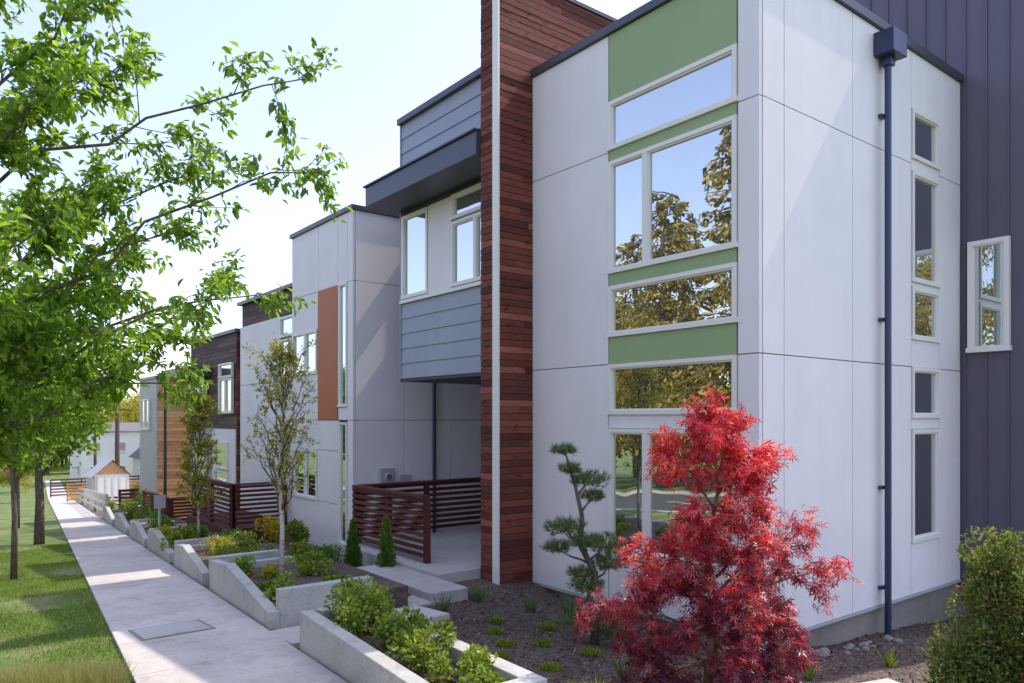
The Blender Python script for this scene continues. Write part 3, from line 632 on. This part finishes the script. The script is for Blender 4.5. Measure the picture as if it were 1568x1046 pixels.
def crownmesh(name,h,r,n,L,mat,conif=False):
    mb=MB(); mb.tube([(0,0,0),(.05,.03,h*.5),(0,0,h*.95)],[h*.022,h*.015,.02],8)
    e=empty(name); P=[];D=[]
    if conif:
        nb=90
        for i in range(nb):
            t=.10+.88*(i+rng.uniform(-2,2))/nb; t=min(.98,max(.08,t)); a=i*2.399+rng.uniform(-.6,.6); ln=r*(1-t)**.65*rng.uniform(.35,1.25)+.25; z=h*t
            p0=np.array([0,0,z]); p1=np.array([math.cos(a)*ln,math.sin(a)*ln,z-ln*.12]); c=curve(p0,p1,(0,0,.3),6,.03); mb.tube(c,[.05,.04,.03,.025,.02,.01],4)
            m=int(n/nb*(.4+ln/r*1.2)); tt=rng.uniform(.2,1,m); side=rng.normal(size=m)*.17*ln*(1.15-tt)
            for u,s in zip(tt,side):
                q,_=at(c,u); P.append(q+np.array([-math.sin(a)*s,math.cos(a)*s,-abs(rng.normal())*.3])); D.append(np.array([math.cos(a)*.5-math.sin(a)*s,math.sin(a)*.5+math.cos(a)*s,-.6])+rng.normal(size=3)*.3)
    else:
        nc=60
        cs=[]
        for i in range(nc):
            d=rng.normal(size=3); d/=np.linalg.norm(d); k=rng.uniform(.35,1.0); cs.append(np.array([d[0]*r*k,d[1]*r*k,h*.6+d[2]*h*.4*k])); mb.tube(curve((0,0,h*.35),cs[-1],(0,0,.1),5,.03),[.07,.05,.04,.03,.01],4)
        for i in range(n):
            c=cs[rng.integers(nc)]; d=rng.normal(size=3); d/=np.linalg.norm(d); P.append(c+d*r*.24*rng.uniform(.2,1)*np.array([1,1,.8])); D.append(d+rng.normal(size=3)*.5)
    mb.make('trunk','bark',e); P=np.array(P); m=len(P); s=rng.uniform(.6,1.3,m)
    leaves('foliage',P,D,rvec(m),L*s,L*.55*s,T_OVAL,mat,e); return e
def inst(src,name,loc,s,rot,parent=None):
    e=empty(name); e.location=loc; e.scale=(s,s,s*rng.uniform(.9,1.1)); e.rotation_euler=(0,0,rot)
    if parent: e.parent=parent
    for c in src.children:
        o=bpy.data.objects.new(c.name.split('.')[0],c.data); scene.collection.objects.link(o); o.parent=e
    return e
c1=crownmesh('conifer_tree',17,4.6,6500,.28,'conif',True); c1.location=(-13,20,zs(20))
c2=crownmesh('broadleaf_tree',12,4.5,8000,.24,'leafgold'); c2.location=(-16,31,zs(33)); c2.scale=(1.1,1.1,1.1)
c3=crownmesh('broadleaf_tree',11,4.5,8000,.26,'leafyel'); c3.location=(-14,42,zs(44))
for i,(x,y,s,k) in enumerate([(-14,25,1.0,0),(-19,28,.95,0),(-16,15,.9,1),(-15,9,.9,2),(-17,37,.85,0),(-16,50,1.0,1),(-18,58,.9,0),(-18,3,.8,0),(-20,19,1.1,1),(-22,34,1.1,2),(-21,24,.9,2),(-24,45,.9,2),(-14,-6,1,1),(-15,66,1,2),(-13,28.5,.5,1),(-13,34,.55,2),(-12.6,22.5,.45,2),(-26,38,1.2,0)]):
    src=[c1,c2,c3][k]; inst(src,['conifer_tree','broadleaf_tree','broadleaf_tree'][k],(x,y,zs(y)),s,rng.uniform(0,6))
TL=empty('distant_tree_line')
for i in range(56):
    y=rng.uniform(112,150); x=rng.uniform(-5,60); k=[1,2,2,1,2][i%5]
    inst([c1,c2,c3][k],'distant_tree',(x,y,zs(y)-.5),rng.uniform(.6,1.1),rng.uniform(0,6),TL)
for (x,y,s,k) in [(30,62,1.25,1),(26,52,1.1,1),(24,84,.55,2),(5.0,66,.4,2),(6.5,82,.45,2),(24,80,.6,2)]:
    inst([c1,c2,c3][k],'neighbourhood_tree',(x,y,zs(y)),s,rng.uniform(0,6),TL)
for (x,y,r,h,mt) in [(8.0,50,.5,.6,'leaf2'),(11,53,.6,.8,'shrub'),(12.5,60,.9,1.0,'leaf2'),(14,68,1.0,1.2,'shrub'),(7.3,44,.5,.6,'shrub'),(16,74,1.2,1.5,'leaf2')]:
    shrub('hedge_shrub',(x,y,zs(y)),r,r,h,1300,.14,.1,mt,10)
def house(name,x0,x1,y0,y1,zb,h,rh,wall,ridge='x'):
    H=House(name); H.g('walls',wall).box(x0,x1,y0,y1,zb,zb+h)
    R_=H.g('roof','roof'); o=.35
    ym=(y0+y1)/2; n=len(R_.v)
    R_.v+=[(x0-o,y0-o,zb+h+.01),(x1+o,y0-o,zb+h+.01),(x1+o,y1+o,zb+h+.01),(x0-o,y1+o,zb+h+.01),(x0+.5,ym,zb+h+rh),(x1-.5,ym,zb+h+rh)]
    R_.f+=[(n,n+1,n+5,n+4),(n+2,n+3,n+4,n+5),(n+3,n,n+4),(n+1,n+2,n+5),(n,n+3,n+2,n+1)]
    w=x0+.7
    while w<x1-1.4:
        for zz in ([.9] if h<4 else [.9,3.4]): H.win('Y',y0-.02-.06,w,w+1.1,zb+zz,zb+zz+1.1,fw=.1)
        w+=2.4
    H.win('X',x0-.08,y0+1,y0+2.4,zb+.9,zb+2.1,fw=.1); H.done()
house('apartment_building',12.5,24,88,96,-7,5.6,.9,'trimwhite'); house('grey_house',2,9.5,100,108,-7.4,5,2,'grey'); house('cream_house',26,38,92,100,-7,6,2,'cream'); house('small_house',16.5,21,79,84,-7,3.0,1.4,'cream')
S=House('greenhouse_shed'); x0,x1,y0,y1,zb=8.4,10.4,54,56.5,-5.55
S.g('walls','trimwhite').box(x0,x1,y0,y1,zb,zb+1.9); g=S.g('gable','woodtan'); n=len(g.v); xm=(x0+x1)/2
g.v+=[(x0,y0,zb+1.902),(x1,y0,zb+1.902),(xm,y0,zb+2.8),(x0,y1,zb+1.902),(x1,y1,zb+1.902),(xm,y1,zb+2.8)]; g.f+=[(n,n+1,n+2),(n+5,n+4,n+3)]
r=S.g('roof','grey'); 
for sx_ in (-1,1):
    xe=xm+sx_*1.2; ze=zb+1.75
    r.face([(xm,y0-.2,zb+2.86),(xe,y0-.2,ze),(xe,y1+.2,ze),(xm,y1+.2,zb+2.86)])
S.win('Y',y0-.08,x0+.12,x1-.12,zb+.25,zb+1.8,[x0+.6,xm,x1-.6],fw=.07); S.win('X',x0-.08,y0+.15,y1-.15,zb+.25,zb+1.7,[y0+.8,y0+1.6],fw=.07); S.done()
# sandy yard and wooden fences beyond the last house
mb=MB(); mb.face([(8.2,41,zs(41)+.05),(15,41,zs(41)+.05),(16,52,zs(52)+.05),(9.2,52,zs(52)+.05)]); mb.make('gravel_yard','cream')
def fence(name,x0,y0,x1,y1,h,mat):
    mb=MB(); ln=math.hypot(x1-x0,y1-y0); n=int(ln/2)
    for i in range(n+1):
        t=i/n; x=x0+(x1-x0)*t; y=y0+(y1-y0)*t; mb.box(x-.05,x+.05,y-.05,y+.05,zs(y)-.2,zs(y)+h)
    for k in range(6):
        a=.12+k*(h-.25)/5; wallseg(mb,x0,y0-.06,x1,y1-.06,zs(y0)+a,zs(y1)+a,zs(y0)+a+.13,zs(y1)+a+.13,.025)
    mb.make(name,mat)
fence('slat_fence',7.6,59.5,15,60.5,1.3,'woodtan'); fence('slat_fence.001',7.2,39.5,12,39.5,1.1,'rail'); fence('slat_fence.002',8.0,72,17,73,1.5,'wooddark')
def pole(x,y,top,r=.13):
    P_=House('utility_pole'); P_.g('pole','wooddark').tube([(x,y,zs(y)-.2),(x,y,top)],[r,r*.75],10); P_.g('crossarm','wooddark').box(x-.9,x+.9,y-.06,y+.06,top-.6,top-.48)
    for k in (-.75,-.3,.3,.75): P_.g('insulators','grey').tube([(x+k,y,top-.48),(x+k,y,top-.33)],[.04,.03],6)
    P_.done()
pole(12,66.8,1.2,.2); pole(9.6,61.5,-.5,.12)
S=House('street_sign'); S.g('post','grey').tube([(4.35,19.2,zs(19.2)),(4.35,19.2,zs(19.2)+1.3)],[.03,.03],8); S.g('plate','grey').box(4.22,4.48,19.16,19.17,zs(19)+1.0,zs(19)+1.32); S.done()
mb=MB(); y=36
while y<58:
    x=xr(y)+.3; mb.box(x-.05,x+.05,y-.05,y+.05,zs(y)-.1,zs(y)+1.0)
    for k in (.25,.6,.92): wallseg(mb,x,y+1.95,x,y+.05,zs(y+2)+k,zs(y)+k,zs(y+2)+k+.07,zs(y)+k+.07,.03)
    y+=2
mb.make('wood_fence','cream')
# ------------------------------------------------------------------ light, sky, camera
sd=Vector((1,-.10,0)).normalized(); EL=R(54)
sv=Vector((sd.x*math.cos(EL),sd.y*math.cos(EL),math.sin(EL)))
sl=bpy.data.lights.new('sun','SUN'); sl.energy=5; sl.angle=R(.5); sl.color=(1,.92,.78)
so=bpy.data.objects.new('sun',sl); so.rotation_euler=(-sv).to_track_quat('-Z','Y').to_euler(); so.location=(20,-10,30); scene.collection.objects.link(so)
w=bpy.data.worlds.new('World'); scene.world=w; w.use_nodes=True; nt=w.node_tree; bg=nt.nodes['Background']
sk=nt.nodes.new('ShaderNodeTexSky'); sk.sky_type='NISHITA'; sk.sun_disc=False; sk.sun_elevation=EL; sk.sun_rotation=math.atan2(sd.x,sd.y)
sk.dust_density=.6; sk.air_density=1.0; sk.ozone_density=1.0
hs=nt.nodes.new('ShaderNodeHueSaturation'); hs.inputs['Saturation'].default_value=.82
# elevation tint painted into the sky: dimmer towards the horizon, softer blue, boosted overhead
tc=nt.nodes.new('ShaderNodeTexCoord'); sx=nt.nodes.new('ShaderNodeSeparateXYZ'); nt.links.new(tc.outputs['Generated'],sx.inputs[0])
skygrad=ramp(nt,sx.outputs['Z'],[(0.0,(0.64,0.60,0.60)),(0.2,(0.78,0.73,0.80)),(0.48,(0.90,0.84,0.93)),(0.75,(1.28,1.15,1.10))])
nt.links.new(sk.outputs[0],hs.inputs['Color']); nt.links.new(mixc(nt,hs.outputs[0],skygrad,1.0,'MULTIPLY'),bg.inputs['Color']); bg.inputs['Strength'].default_value=.43
cd=bpy.data.cameras.new('camera'); cam=bpy.data.objects.new('camera',cd); scene.collection.objects.link(cam)
cam.location=(0,0,0); cam.rotation_euler=(R(90),0,R(-38)); cd.sensor_width=36; cd.lens=26.3; cd.shift_y=.0746; cd.clip_end=4000; cd.clip_start=.05
scene.camera=cam
scene.view_settings.view_transform='Standard'; scene.view_settings.look='None'; scene.view_settings.exposure=0
